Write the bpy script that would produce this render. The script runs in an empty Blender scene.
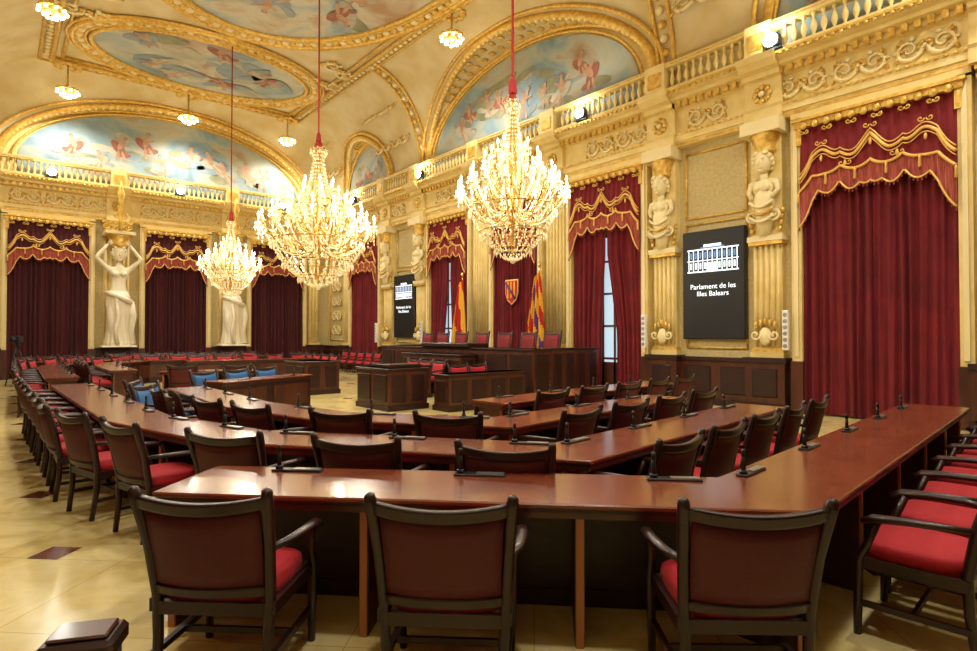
import bpy, math, random
from mathutils import Matrix, Vector
random.seed(7)
pi=math.pi; sin=math.sin; cos=math.cos
S=bpy.context.scene
COL=S.collection
# ---------------------------------------------------------------- materials
def mat(name,col,rough=.5,metal=0,noise=None,bump=0,bscale=20,emit=None,es=0,coat=0,trans=0,sheen=0,stretch=(1,1,1),detail=4):
    m=bpy.data.materials.new(name); m.use_nodes=True
    nt=m.node_tree; b=nt.nodes['Principled BSDF']
    b.inputs['Base Color'].default_value=(*col,1)
    b.inputs['Roughness'].default_value=rough; b.inputs['Metallic'].default_value=metal
    b.inputs['Coat Weight'].default_value=coat; b.inputs['Coat Roughness'].default_value=.12
    b.inputs['Transmission Weight'].default_value=trans
    b.inputs['Sheen Weight'].default_value=sheen
    if emit: 
        b.inputs['Emission Color'].default_value=(*emit,1); b.inputs['Emission Strength'].default_value=es
    if noise or bump:
        tc=nt.nodes.new('ShaderNodeTexCoord'); mp=nt.nodes.new('ShaderNodeMapping')
        mp.inputs['Scale'].default_value=stretch
        nt.links.new(tc.outputs['Object'],mp.inputs['Vector'])
    if noise:
        c2,sc=noise
        n=nt.nodes.new('ShaderNodeTexNoise'); n.inputs['Scale'].default_value=sc; n.inputs['Detail'].default_value=detail
        r=nt.nodes.new('ShaderNodeValToRGB')
        r.color_ramp.elements[0].position=.35; r.color_ramp.elements[0].color=(*col,1)
        r.color_ramp.elements[1].position=.65; r.color_ramp.elements[1].color=(*c2,1)
        nt.links.new(mp.outputs[0],n.inputs['Vector']); nt.links.new(n.outputs['Fac'],r.inputs[0]); nt.links.new(r.outputs[0],b.inputs['Base Color'])
    if bump:
        n=nt.nodes.new('ShaderNodeTexNoise'); n.inputs['Scale'].default_value=bscale; n.inputs['Detail'].default_value=3
        bp=nt.nodes.new('ShaderNodeBump'); bp.inputs['Strength'].default_value=bump; bp.inputs['Distance'].default_value=.03
        nt.links.new(mp.outputs[0],n.inputs['Vector']); nt.links.new(n.outputs['Fac'],bp.inputs['Height']); nt.links.new(bp.outputs[0],b.inputs['Normal'])
    return m
def ramp_mat(name,stops,scale,rough=.6,detail=6,dist=1.0,stretch=(1,1,1)):
    m=bpy.data.materials.new(name); m.use_nodes=True
    nt=m.node_tree; b=nt.nodes['Principled BSDF']; b.inputs['Roughness'].default_value=rough
    tc=nt.nodes.new('ShaderNodeTexCoord'); mp=nt.nodes.new('ShaderNodeMapping'); mp.inputs['Scale'].default_value=stretch
    n=nt.nodes.new('ShaderNodeTexNoise'); n.inputs['Scale'].default_value=scale; n.inputs['Detail'].default_value=detail; n.inputs['Distortion'].default_value=dist
    r=nt.nodes.new('ShaderNodeValToRGB')
    while len(r.color_ramp.elements)<len(stops): r.color_ramp.elements.new(.5)
    for e,(p,c) in zip(r.color_ramp.elements,stops): e.position=p; e.color=(*c,1)
    nt.links.new(tc.outputs['Object'],mp.inputs[0]); nt.links.new(mp.outputs[0],n.inputs['Vector']); nt.links.new(n.outputs['Fac'],r.inputs[0]); nt.links.new(r.outputs[0],b.inputs['Base Color'])
    return m
M_PLAST=mat('plaster_cream',(.71,.54,.19),.6,noise=((.79,.63,.27),3),bump=.15,bscale=12)
M_WALLP=mat('wall_damask',(.49,.39,.17),.7,noise=((.59,.48,.23),14),bump=.3,bscale=30)
M_GOLD=mat('gilded_stucco',(.60,.34,.045),.36,metal=.35,noise=((.82,.56,.14),9),bump=.4,bscale=25)
M_STUC=mat('ivory_stucco',(.80,.68,.37),.5,bump=.2,bscale=20)
M_STATUE=mat('statue_plaster',(.84,.76,.53),.42,noise=((.9,.83,.63),5))
M_WOOD=mat('dark_mahogany',(.017,.004,.003),.42,noise=((.030,.006,.004),6),coat=.12,stretch=(1,1,4))
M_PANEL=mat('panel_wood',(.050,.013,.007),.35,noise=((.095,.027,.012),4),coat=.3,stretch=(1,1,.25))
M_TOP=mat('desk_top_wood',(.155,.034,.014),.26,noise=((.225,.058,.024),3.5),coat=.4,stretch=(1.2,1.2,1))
M_LEG=mat('desk_leg_wood',(.45,.16,.045),.35,coat=.3)
M_RED=mat('red_velvet',(.42,.006,.014),.8,sheen=.05,bump=.1,bscale=80)
M_REDP=mat('presidential_red',(.20,.006,.010),.75,bump=.1,bscale=80)
M_REDD=mat('maroon_leather',(.085,.002,.008),.6,bump=.1,bscale=60)
M_BLUE=mat('blue_velvet',(.015,.11,.30),.7,sheen=.1)
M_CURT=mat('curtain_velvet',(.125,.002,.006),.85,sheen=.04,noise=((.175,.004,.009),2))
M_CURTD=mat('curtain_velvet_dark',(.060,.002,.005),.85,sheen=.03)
M_VAL=mat('valance_red',(.18,.004,.007),.85,sheen=.06)
M_FRINGE=mat('valance_fringe',(.48,.13,.08),.8,noise=((.26,.018,.016),30),stretch=(3,1,.1))
M_BRAID=mat('gold_braid',(.80,.48,.12),.4,metal=.3)
M_BLACK=mat('black_plastic',(.012,.012,.014),.35)
M_STEEL=mat('brushed_steel',(.45,.45,.45),.3,metal=.8)
M_WHITE=mat('white_enamel',(.85,.85,.83),.4)
M_CRYS=mat('crystal',(.95,.88,.62),.08,metal=.25,emit=(1,.76,.34),es=.10)  # faint emission in the material imitates lamplight glowing in the crystal
M_BRASS=mat('brass',(.72,.45,.12),.25,metal=.9)
M_CANDLE=mat('candle_sleeve',(.9,.8,.55),.5,emit=(1,.75,.35),es=.5)
M_FLAME=mat('flame_bulb',(1,.9,.6),.4,emit=(1,.88,.6),es=9)
M_FLOOD=mat('flood_glass',(1,1,1),.4,emit=(.85,1,.95),es=45)
M_CORD=mat('red_cord',(.35,.02,.02),.8)
M_SKY=ramp_mat('fresco_sky',[(.3,(.13,.21,.27)),(.44,(.25,.35,.39)),(.55,(.42,.43,.34)),(.7,(.34,.22,.12))],.55)
M_SKY2=ramp_mat('fresco_ceiling',[(.30,(.20,.26,.27)),(.44,(.36,.42,.40)),(.54,(.55,.51,.38)),(.68,(.40,.25,.14))],.5)
M_FSK=mat('fresco_skin',(.52,.33,.20),.7,noise=((.40,.22,.13),5)); M_FRED=mat('fresco_red',(.36,.13,.08),.7,noise=((.25,.10,.07),4)); M_FBL=mat('fresco_blue',(.20,.28,.34),.7,noise=((.30,.34,.33),3))
M_FWH=mat('fresco_cloud',(.50,.46,.34),.7,noise=((.38,.36,.28),2)); M_FGR=mat('fresco_green',(.20,.21,.12),.7,noise=((.33,.31,.20),2)); M_FBR=mat('fresco_brown',(.18,.1,.06),.7)
M_CEIL=mat('ceiling_plaster',(.60,.46,.20),.65,noise=((.68,.58,.34),1.2),bump=.12,bscale=10)
M_SCREEN=mat('screen_glass',(.002,.003,.006),.5)
M_SCRT=mat('screen_lit',(.8,.9,1),.4,emit=(.8,.92,1),es=.8)
M_SCRB=mat('screen_blue',(.1,.2,.4),.4,emit=(.10,.22,.5),es=.45)
M_DAY=mat('daylight_glass',(.25,.3,.33),.2,emit=(.55,.75,.9),es=.55)
M_YEL=mat('flag_yellow',(.80,.45,.02),.7); M_FLR=mat('flag_red',(.5,.008,.008),.7); M_PUR=mat('flag_purple',(.12,.03,.2),.7)
M_INLAY=mat('brown_marble',(.16,.05,.025),.2,coat=.3)
M_BAND=mat('pale_marble',(.72,.66,.5),.2,coat=.3)
def floor_mat():
    m=ramp_mat('marble_floor',[(.3,(.55,.42,.15)),(.48,(.74,.59,.24)),(.6,(.79,.66,.32)),(.75,(.63,.49,.19))],1.6,rough=.16,dist=1.5)
    nt=m.node_tree; b=nt.nodes['Principled BSDF']; r=b.inputs['Base Color'].links[0].from_socket
    br=nt.nodes.new('ShaderNodeTexBrick'); br.inputs['Scale'].default_value=1; br.offset=0; br.inputs['Brick Width'].default_value=1; br.inputs['Row Height'].default_value=1
    br.inputs['Mortar Size'].default_value=.003; br.inputs['Color1'].default_value=(1,1,1,1); br.inputs['Color2'].default_value=(.93,.93,.9,1); br.inputs['Mortar'].default_value=(.65,.55,.45,1)
    tc=nt.nodes.new('ShaderNodeTexCoord'); mp=nt.nodes.new('ShaderNodeMapping'); mp.inputs['Rotation'].default_value=(0,0,pi/4)
    nt.links.new(tc.outputs['Object'],mp.inputs[0]); nt.links.new(mp.outputs[0],br.inputs['Vector'])
    mx=nt.nodes.new('ShaderNodeMixRGB'); mx.blend_type='MULTIPLY'; mx.inputs[0].default_value=1
    nt.links.new(r,mx.inputs[1]); nt.links.new(br.outputs['Color'],mx.inputs[2]); nt.links.new(mx.outputs[0],b.inputs['Base Color'])
    return m
M_FLOOR=floor_mat()
# ---------------------------------------------------------------- mesh builder
class MB:
    def __init__(s): s.v=[];s.f=[];s.m=[];s.s=[];s.mats=[]
    def mi(s,m):
        if m not in s.mats: s.mats.append(m)
        return s.mats.index(m)
    def add(s,vs,fs,m,smooth=False,M=None):
        o=len(s.v); i=s.mi(m)
        if M is not None: vs=[tuple(M@Vector(p)) for p in vs]
        s.v+=vs
        for f in fs: s.f.append([a+o for a in f]); s.m.append(i); s.s.append(smooth)
    def merge(s,b,M=None):
        o=len(s.v)
        s.v+= [tuple(M@Vector(p)) for p in b.v] if M is not None else b.v
        idx=[s.mi(m) for m in b.mats]
        for f,mm,ss in zip(b.f,b.m,b.s): s.f.append([a+o for a in f]); s.m.append(idx[mm]); s.s.append(ss)
    def box(s,x0,x1,y0,y1,z0,z1,m,M=None,bev=0):
        if bev:
            b=bev; vs=[];fs=[]
            for X,sx in((x0,1),(x1,-1)):
                for Y,sy in((y0,1),(y1,-1)):
                    for Z,sz in((z0,1),(z1,-1)):
                        vs+=[(X,Y+sy*b,Z+sz*b),(X+sx*b,Y,Z+sz*b),(X+sx*b,Y+sy*b,Z)]
            def c(i,j,k): return (i*4+j*2+k)*3
            for i in(0,1): fs.append([c(i,0,0),c(i,1,0),c(i,1,1),c(i,0,1)][::(-1 if i==0 else 1)])
            for j in(0,1): fs.append([c(0,j,0)+1,c(1,j,0)+1,c(1,j,1)+1,c(0,j,1)+1][::(-1 if j==1 else 1)])
            for k in(0,1): fs.append([c(0,0,k)+2,c(1,0,k)+2,c(1,1,k)+2,c(0,1,k)+2][::(-1 if k==0 else 1)])
            for i in(0,1):
                for j in(0,1): fs.append([c(i,j,0),c(i,j,1),c(i,j,1)+1,c(i,j,0)+1])
            for i in(0,1):
                for k in(0,1): fs.append([c(i,0,k),c(i,1,k),c(i,1,k)+2,c(i,0,k)+2])
            for j in(0,1):
                for k in(0,1): fs.append([c(0,j,k)+1,c(1,j,k)+1,c(1,j,k)+2,c(0,j,k)+2])
            for i in(0,1):
                for j in(0,1):
                    for k in(0,1): fs.append([c(i,j,k),c(i,j,k)+1,c(i,j,k)+2])
            s.add(vs,fs,m,False,M); return
        vs=[(x0,y0,z0),(x1,y0,z0),(x1,y1,z0),(x0,y1,z0),(x0,y0,z1),(x1,y0,z1),(x1,y1,z1),(x0,y1,z1)]
        s.add(vs,[[3,2,1,0],[4,5,6,7],[0,1,5,4],[1,2,6,5],[2,3,7,6],[3,0,4,7]],m,False,M)
    def tube(s,path,rad,m,n=6,closed=False,M=None,flat=1.0):
        P=[Vector(p) for p in path]; L=len(P)
        if not hasattr(rad,'__len__'): rad=[rad]*L
        vs=[];fs=[]; prev=None
        for i,p in enumerate(P):
            a=P[(i-1)%L] if (closed or i>0) else p; b=P[(i+1)%L] if (closed or i<L-1) else p
            t=(b-a); t=t.normalized() if t.length>1e-9 else Vector((0,0,1))
            if prev is None:
                up=Vector((0,0,1)) if abs(t.z)<.9 else Vector((1,0,0))
                x=t.cross(up).normalized()
            else:
                x=(prev-t*prev.dot(t)); x=x.normalized() if x.length>1e-6 else t.orthogonal().normalized()
            prev=x; y=t.cross(x)
            for k in range(n):
                an=2*pi*k/n; vs.append(tuple(p+(x*cos(an)+y*sin(an)*flat)*rad[i]))
        for i in range(L if closed else L-1):
            j=(i+1)%L
            for k in range(n): fs.append([i*n+k,i*n+(k+1)%n,j*n+(k+1)%n,j*n+k])
        if not closed: fs.append(list(range(n))[::-1]); fs.append([(L-1)*n+k for k in range(n)])
        s.add(vs,fs,m,True,M)
    def lathe(s,prof,n,m,c=(0,0,0),M=None,fold=None):
        vs=[];fs=[]
        for r,z in prof:
            for k in range(n):
                a=2*pi*k/n; rr=r*(1 if not fold else 1+fold(a,z)); vs.append((c[0]+rr*cos(a),c[1]+rr*sin(a),c[2]+z))
        for i in range(len(prof)-1):
            for k in range(n): fs.append([i*n+k,i*n+(k+1)%n,(i+1)*n+(k+1)%n,(i+1)*n+k])
        fs.append(list(range(n))[::-1]); fs.append([(len(prof)-1)*n+k for k in range(n)])
        s.add(vs,fs,m,True,M)
    def ell(s,c,r,m,n=10,k=6,e=1.0,M=None):
        if not hasattr(r,'__len__'): r=(r,r,r)
        sg=lambda x:math.copysign(abs(x)**e,x)
        vs=[(c[0],c[1],c[2]-r[2])];fs=[]
        for j in range(1,k):
            ph=-pi/2+pi*j/k
            for i in range(n):
                a=2*pi*i/n; vs.append((c[0]+r[0]*sg(cos(ph))*sg(cos(a)),c[1]+r[1]*sg(cos(ph))*sg(sin(a)),c[2]+r[2]*sg(sin(ph))))
        vs.append((c[0],c[1],c[2]+r[2])); T=len(vs)-1
        for i in range(n):
            fs.append([0,1+(i+1)%n,1+i]); fs.append([T,1+(k-2)*n+i,1+(k-2)*n+(i+1)%n])
            for j in range(k-2): fs.append([1+j*n+i,1+j*n+(i+1)%n,1+(j+1)*n+(i+1)%n,1+(j+1)*n+i])
        s.add(vs,fs,m,True,M)
    def octa(s,c,r,h,m):
        x,y,z=c
        s.add([(x+r,y,z),(x,y+r,z),(x-r,y,z),(x,y-r,z),(x,y,z+h),(x,y,z-h)],[[0,1,4],[1,2,4],[2,3,4],[3,0,4],[1,0,5],[2,1,5],[3,2,5],[0,3,5]],m)
    def extx(s,prof,x0,x1,m,M=None):
        n=len(prof); vs=[(x0,y,z) for y,z in prof]+[(x1,y,z) for y,z in prof]
        fs=[[k,(k+1)%n,n+(k+1)%n,n+k] for k in range(n)]+[list(range(n))[::-1],list(range(n,2*n))]
        s.add(vs,fs,m,False,M)
    def disc(s,cu,cv,ru,rv,rot,y,m,n=14):
        vs=[]
        for k in range(n):
            a=2*pi*k/n; p=ru*cos(a);q=rv*sin(a)
            vs.append((cu+p*cos(rot)-q*sin(rot),y,cv+p*sin(rot)+q*cos(rot)))
        s.add(vs,[list(range(n))],m)
    def obj(s,name,M=None,parent=None,rec=True):
        me=bpy.data.meshes.new(name); me.from_pydata(s.v,[],s.f)
        for m in s.mats: me.materials.append(m)
        me.polygons.foreach_set('material_index',s.m); me.polygons.foreach_set('use_smooth',s.s)
        if rec:
            import bmesh
            bm=bmesh.new(); bm.from_mesh(me); bmesh.ops.recalc_face_normals(bm,faces=bm.faces); bm.to_mesh(me); bm.free()
        me.update(); o=bpy.data.objects.new(name,me); COL.objects.link(o)
        if M is not None: o.matrix_world=M
        if parent: o.parent=parent
        return o
def inst(name,me,M):
    o=bpy.data.objects.new(name,me); COL.objects.link(o); o.matrix_world=M; return o
def empty(name,M=None):
    o=bpy.data.objects.new(name,None); COL.objects.link(o)
    if M is not None: o.matrix_world=M
    return o
def T(x,y,z=0,rz=0,s=1): return Matrix.Translation((x,y,z))@Matrix.Rotation(rz,4,'Z')@Matrix.Scale(s,4)
# ---------------------------------------------------------------- room data
X0,X1,Y0,Y1=-1.2,13.0,-.7,28.0
CX,CY=5.9,13.65; ZC=11.8; ZS=8.2
WE=T(X1,CY,0,-pi/2); WN=T(CX,Y1,0,0); WW=T(X0,CY,0,pi/2); WS=T(CX,Y0,0,pi)
LUN_L=[(0,5.2,8.4,11.2),(-10.05,2.0,8.4,10.6),(10.05,2.0,8.4,10.6)]
LUN_S=[(0,6.0,8.3,11.15)]
DE,DN=2.6,1.9
def cove(d,D):
    if d>=D: return ZC
    t=1-max(d,0)/D; return ZS+(ZC-ZS)*math.sqrt(max(0,1-t*t))
def arch(u,l):
    c,hw,b,a=l; q=(u-c)/hw
    return b+(a-b)*math.sqrt(1-q*q) if abs(q)<1 else 0
def zceil(x,y):
    z=min(cove(X1-x,DE),cove(x-X0,DE),cove(Y1-y,DN),cove(y-Y0,DN))
    for l in LUN_L: z=max(z,arch(y-CY,l))
    for l in LUN_S: z=max(z,arch(x-CX,l))
    return z
mb=MB(); nx,ny=142,287
vs=[(X0+(X1-X0)*i/nx,Y0+(Y1-Y0)*j/ny,0) for j in range(ny+1) for i in range(nx+1)]
vs=[(x,y,zceil(x,y)) for x,y,_ in vs]
fs=[[j*(nx+1)+i,(j+1)*(nx+1)+i,(j+1)*(nx+1)+i+1,j*(nx+1)+i+1] for j in range(ny) for i in range(nx)]
mb.add(vs,fs,M_CEIL,True); mb.obj('ceiling',rec=False)
# floor
mb=MB(); mb.box(X0-.3,X1+.3,Y0-.3,Y1+.3,-.2,0,M_FLOOR)
for i in range(-1,6):
    for j in range(0,14):
        x=.35+i*2.2;y=1.3+j*2.08; r=.17
        if x>X0+.3 and x<X1-.5: mb.add([(x-r,y,.003),(x,y-r,.003),(x+r,y,.003),(x,y+r,.003)],[[0,1,2,3]],M_INLAY)
for y in (8.9,18.4): mb.add([(4,y,.003),(9.6,y,.003),(9.6,y+.25,.003),(4,y+.25,.003)],[[0,1,2,3]],M_BAND)
mb.add([(-.35,.2,.003),(-.2,.2,.003),(-.2,27,.003),(-.35,27,.003)],[[0,1,2,3]],M_BAND)
mb.obj('floor',rec=False)
# ---------------------------------------------------------------- ornament motifs (local: front = -y)
def spiral(turns,R,s=1,n=26):
    return [(s*(R-(R*.93)*i/n*1.0)*cos(turns*2*pi*i/n+pi) ,0,(R-(R*.93)*i/n)*sin(turns*2*pi*i/n+pi)) for i in range(n+1)]
def scroll_motif(w,h,m=M_STUC,m2=M_GOLD):
    b=MB()
    for s in(-1,1):
        P=spiral(1.6,h*.42,s,22); off=s*w*.26
        b.tube([(p[0]+off,-.03,p[2]) for p in P],[.045-.03*i/22 for i in range(23)],m,5)
        b.tube([(s*w*.48,-.02,-h*.4),(s*w*.42,-.03,-h*.1),(s*w*.44,-.03,h*.3)],[.03,.04,.015],m2,5)
        for k in range(7):
            a=k*.95; b.ell((off+s*h*.36*cos(a),-.03,h*.36*sin(a)),(.06,.035,.038),m2 if k%2 else m,6,4)
        for k in range(3): b.tube([(off+s*.05,-.03,h*(.2-.2*k)),(off+s*(.14+.03*k),-.04,h*(.42-.38*k))],[.03,.008],m2,4)
    for k in range(6):
        a=k*pi/3; b.ell((.09*cos(a),-.04,.09*sin(a)),(.045,.03,.045),m2,6,4)
    b.ell((0,-.07,0),(.04,.04,.04),m,6,4)
    return b
SCROLL=scroll_motif(1.0,.55)
def baluster():
    b=MB(); b.lathe([(.05,0),(.05,.04),(.025,.07),(.06,.18),(.065,.24),(.03,.36),(.022,.42),(.045,.46),(.045,.5)],8,M_PLAST); return b
BAL=baluster()
def head_mb(m,s=1.0):
    b=MB()
    b.ell((0,0,0),(.155*s,.18*s,.22*s),m,16,12)
    b.ell((0,-.17*s,-.02*s),(.025*s,.045*s,.06*s),m,8,6)
    b.ell((0,-.155*s,-.1*s),(.055*s,.025*s,.018*s),m,8,4)
    b.ell((0,-.13*s,-.17*s),(.05*s,.05*s,.04*s),m,8,4)
    for q in(-1,1):
        b.ell((q*.06*s,-.15*s,.03*s),(.028*s,.02*s,.014*s),m,8,4)
        b.ell((q*.06*s,-.155*s,.07*s),(.045*s,.02*s,.012*s),m,8,4)
        b.ell((q*.16*s,0,0),(.02*s,.035*s,.05*s),m,6,4)
        for k in range(5): b.ell((q*(.10+.07*sin(k*.7))*s,(-.10+.05*k)*s,(.19-.07*k)*s),(.06*s,.055*s,.055*s),m,7,5)
    b.ell((0,.03*s,.10*s),(.18*s,.18*s,.17*s),m,14,8)
    return b
HEAD=head_mb(M_STATUE); HEADG=head_mb(M_STUC)
def fluted(b,c,w,y,z0,z1,n=5,m=M_PLAST):
    b.box(c-w/2,c+w/2,y+.06,0,z0,z1,m)
    st=w/(n)
    for k in range(n):
        xx=c-w/2+st*(k+.5)
        vs=[];fs=[]
        for z in(z0+.25,z1-.1):
            for q in range(7):
                a=pi*q/6; vs.append((xx-st*.36*cos(a),y+.06-.07*sin(a),z))
        for q in range(6): fs.append([q,q+1,8+q,7+q])
        fs.append(list(range(7)));fs.append(list(range(7,14)))
        b.add(vs,fs,m,True)
    b.box(c-w/2-.05,c+w/2+.05,y-.02,0,z0,z0+.12,m); b.box(c-w/2-.03,c+w/2+.03,y,0,z0+.12,z0+.2,M_GOLD)
def capital(b,c,w,y,z):
    b.box(c-w/2-.08,c+w/2+.08,y-.08,0,z+.3,z+.4,M_GOLD)
    for s in(-1,1):
        P=spiral(1.4,.13,s,14); b.tube([(c+s*(w/2-.05)+p[0],y-.04,z+.2+p[2]) for p in P],.035,M_GOLD,5)
    for k in range(5): b.ell((c-w/2+w*(k+.5)/5,y,z+.08),(w*.1,.05,.12),M_GOLD,7,5)
    b.box(c-w/2,c+w/2,y,0,z,z+.3,M_PLAST)
def herm(b,c):
    """pilaster ending in a woman's bust"""
    w=.62; fluted(b,c,w,-.22,1.15,3.75,5)
    for s in(-1,1): b.tube([(c+s*.2+p[0],-.33,1.65+p[2]) for p in spiral(1.3,.12,s,12)],.03,M_STUC,5)
    b.ell((c,-.3,1.62),(.14,.07,.2),M_STUC,10,6)
    for k in range(5): b.ell((c+(k-2)*.1,-.3,1.95-.04*abs(k-2)),(.04,.04,.09),M_GOLD,6,4)
    b.box(c-.33,c+.33,-.2,0,3.75,6.3,M_PLAST)
    b.box(c-.38,c+.38,-.32,0,3.7,3.82,M_STUC); b.box(c-.36,c+.36,-.3,0,3.62,3.7,M_GOLD)
    b.lathe([(.13,3.82),(.20,4.2),(.23,4.6),(.2,4.75)],12,M_STUC,(c,-.28,0),fold=lambda a,z:.06*sin(a*8))
    for k in range(3): b.tube([(c-.26+.52*q/8,-.45-.06*sin(pi*q/8),4.55-.16*k-.14*sin(pi*q/8)) for q in range(9)],.035,M_GOLD if k==1 else M_STUC,5)
    for s in(-1,1):
        b.tube([(c+s*.24+p[0],-.36,4.25+p[2]) for p in spiral(1.5,.15,s,14)],.04,M_STUC,5)
        b.tube([(c+s*.12,-.33,4.98),(c+s*.27,-.32,4.95),(c+s*.31,-.34,4.78),(c+s*.22,-.42,4.62)],[.08,.08,.06,.04],M_STUC,7)
        b.ell((c+s*.1,-.44,4.84),(.085,.07,.08),M_STUC,8,6)
        for k in range(4): b.ell((c+s*(.3+.02*k),-.24,3.95+.13*k),(.06,.05,.07),M_GOLD,6,4)
    b.ell((c,-.32,4.85),(.24,.14,.2),M_STUC,12,8)
    b.tube([(c,-.3,4.95),(c,-.32,5.2)],.085,M_STUC,8)
    b.merge(HEADG,Matrix.Translation((c,-.36,5.38))@Matrix.Scale(1.1,4))
    b.lathe([(.2,5.6),(.24,5.66),(.2,5.72),(.3,5.95),(.33,6.02)],12,M_GOLD,(c,-.24,0),fold=lambda a,z:.05*sin(a*10))
    b.box(c-.42,c+.42,-.55,0,6.02,6.3,M_STUC)
def curtain(b,ua,ub,z0,z1,m,folds=9,y=-.14,inner=None):
    n=folds*9; R=16; vs=[];fs=[]
    ph=random.random()*6
    for j in range(R+1):
        z=z0+(z1-z0)*j/R
        e=inner(z) if inner else ub
        for i in range(n+1):
            t=i/n; amp=.055+.025*sin(t*9+ph)
            w_=t+.018*sin(t*17+ph)+.006*sin(z*1.3+t*8)
            vs.append((ua+(e-ua)*t,y-amp*sin(2*pi*folds*w_)-.015*sin(4*pi*folds*t+z),z))
    for j in range(R):
        for i in range(n): fs.append([j*(n+1)+i,j*(n+1)+i+1,(j+1)*(n+1)+i+1,(j+1)*(n+1)+i])
    b.add(vs,fs,m,True)
def valance(b,c,hw,zt=5.95,mv=M_VAL):
    """lambrequin: red cloth, scalloped gold embroidery, fringed swags hanging longer at the sides"""
    n=84; y0=-.3
    def red(t):
        a=abs(t); return 5.02-.12*abs(sin(t*pi*2.5))**.7 -.30*max(0,(a-.6)/.4)**1.5
    def fr(t):
        a=abs(t); return red(t)-.30-.10*abs(cos(t*pi*3.5))-.42*max(0,(a-.72)/.28)
    rows=[]
    for i in range(n+1):
        t=-1+2*i/n; u=c+t*hw; yy=y0-.025*sin(i*1.1)
        rows+=[(u,yy+.05,zt),(u,yy,(red(t)+zt)/2),(u,yy-.03,red(t)),(u,yy-.03-.02*sin(i*2.1),(red(t)+fr(t))/2),(u,yy-.02-.03*sin(i*2.1),fr(t))]
    for k,mm in((0,mv),(1,mv),(2,M_FRINGE),(3,M_FRINGE)):
        b.add(rows,[[i*5+k,i*5+k+1,i*5+6+k,i*5+5+k] for i in range(n)],mm,True)
    def line(f,r,m=M_BRAID,yy=-.07): b.tube([(c+(-1+2*i/n)*hw,y0+yy,f(-1+2*i/n)) for i in range(n+1)],r,m,5)
    line(red,.03); line(fr,.02)
    og=lambda t:red(t)+.26+.24*(.5+.5*cos(t*pi*3))**1.6
    line(og,.032); line(lambda t:og(t)+.09,.014); line(lambda t:og(t)-.08,.012)
    for k in(-2,-1,0,1,2):
        t=k/3*1.0
        zz=og(t)
        for s in(-1,1): b.tube([(c+t*hw+s*.07+p[0],y0-.08,zz+.16*(1 if k%2==0 else -1)+p[2]) for p in spiral(1.1,.06,s,9)],.013,M_BRAID,4)
        b.ell((c+t*hw,y0-.08,zz-.17),(.03,.02,.07),M_BRAID,6,4)
    for k in range(6):
        t=(k-2.5)*.4; b.lathe([(.012,-.22),(.03,-.2),(.022,-.06),(.028,-.04),(.01,0)],6,M_BRAID,(c+t*hw,y0-.09,red(t)))
    for i in range(0,n+1,2):
        t=-1+2*i/n; b.tube([(c+t*hw,y0-.055,fr(t)+.02),(c+t*hw,y0-.055,fr(t)-.07)],[.012,.02],M_FRINGE,4)
    b.box(c-hw-.1,c+hw+.1,y0-.06,.0,zt,zt+.12,M_GOLD); b.box(c-hw-.14,c+hw+.14,y0-.12,.0,zt+.12,zt+.18,M_GOLD)
    N=int(hw*2/.2)
    for k in range(N):
        x=c-hw+.1+k*(2*hw-.2)/(N-1); b.ell((x,y0-.08,zt+.02),(.08,.05,.08),M_GOLD,7,5)
        if k%2==0:
            for s in(-1,1): b.tube([(x+s*.05+p[0],y0-.06,zt-.1+p[2]) for p in spiral(1.1,.06,s,9)],.017,M_GOLD,4)
    for s in(-1,1): b.box(c+s*(hw+.02)-.05,c+s*(hw+.02)+.05,y0-.02,0,zt-.35,zt,M_GOLD)
def frame_open(b,c,hw):
    for s in(-1,1):
        x=c+s*(hw+.1); b.box(x-.1,x+.1,-.26,0,0,6.2,M_PLAST); b.box(x-.04,x+.04,-.3,0,1.2,6.1,M_STUC)
        b.box(x-.12,x+.12,-.3,0,0,1.1,M_PANEL)
    b.box(c-hw-.2,c+hw+.2,-.26,0,6.15,6.3,M_PLAST)
def fig(b,u,v,s,m1,m2,y,rot=0,flip=1):
    def P(a,c): a*=flip; return (u+s*(a*cos(rot)-c*sin(rot)),v+s*(a*sin(rot)+c*cos(rot)))
    def D(a,c,ra,rc,r,m,dy):
        q=P(a,c); b.disc(q[0],q[1],ra*s,rc*s,rot+r*flip,y-dy,m)
    D(.05,-.05,.42,.2,.5,m2,.0); D(-.25,-.25,.3,.13,-.4,m2,.001)
    D(-.28,-.33,.26,.055,.9,m1,.002); D(-.05,-.38,.26,.06,1.3,m1,.0022)
    D(0,.12,.12,.25,.15,m1,.003); D(.2,.25,.2,.045,.6,m1,.004); D(-.17,.2,.18,.042,2.6,m1,.0045)
    D(-.02,.44,.075,.095,.1,m1,.005); D(-.03,.49,.085,.07,.1,M_FBR,.004)
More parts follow.
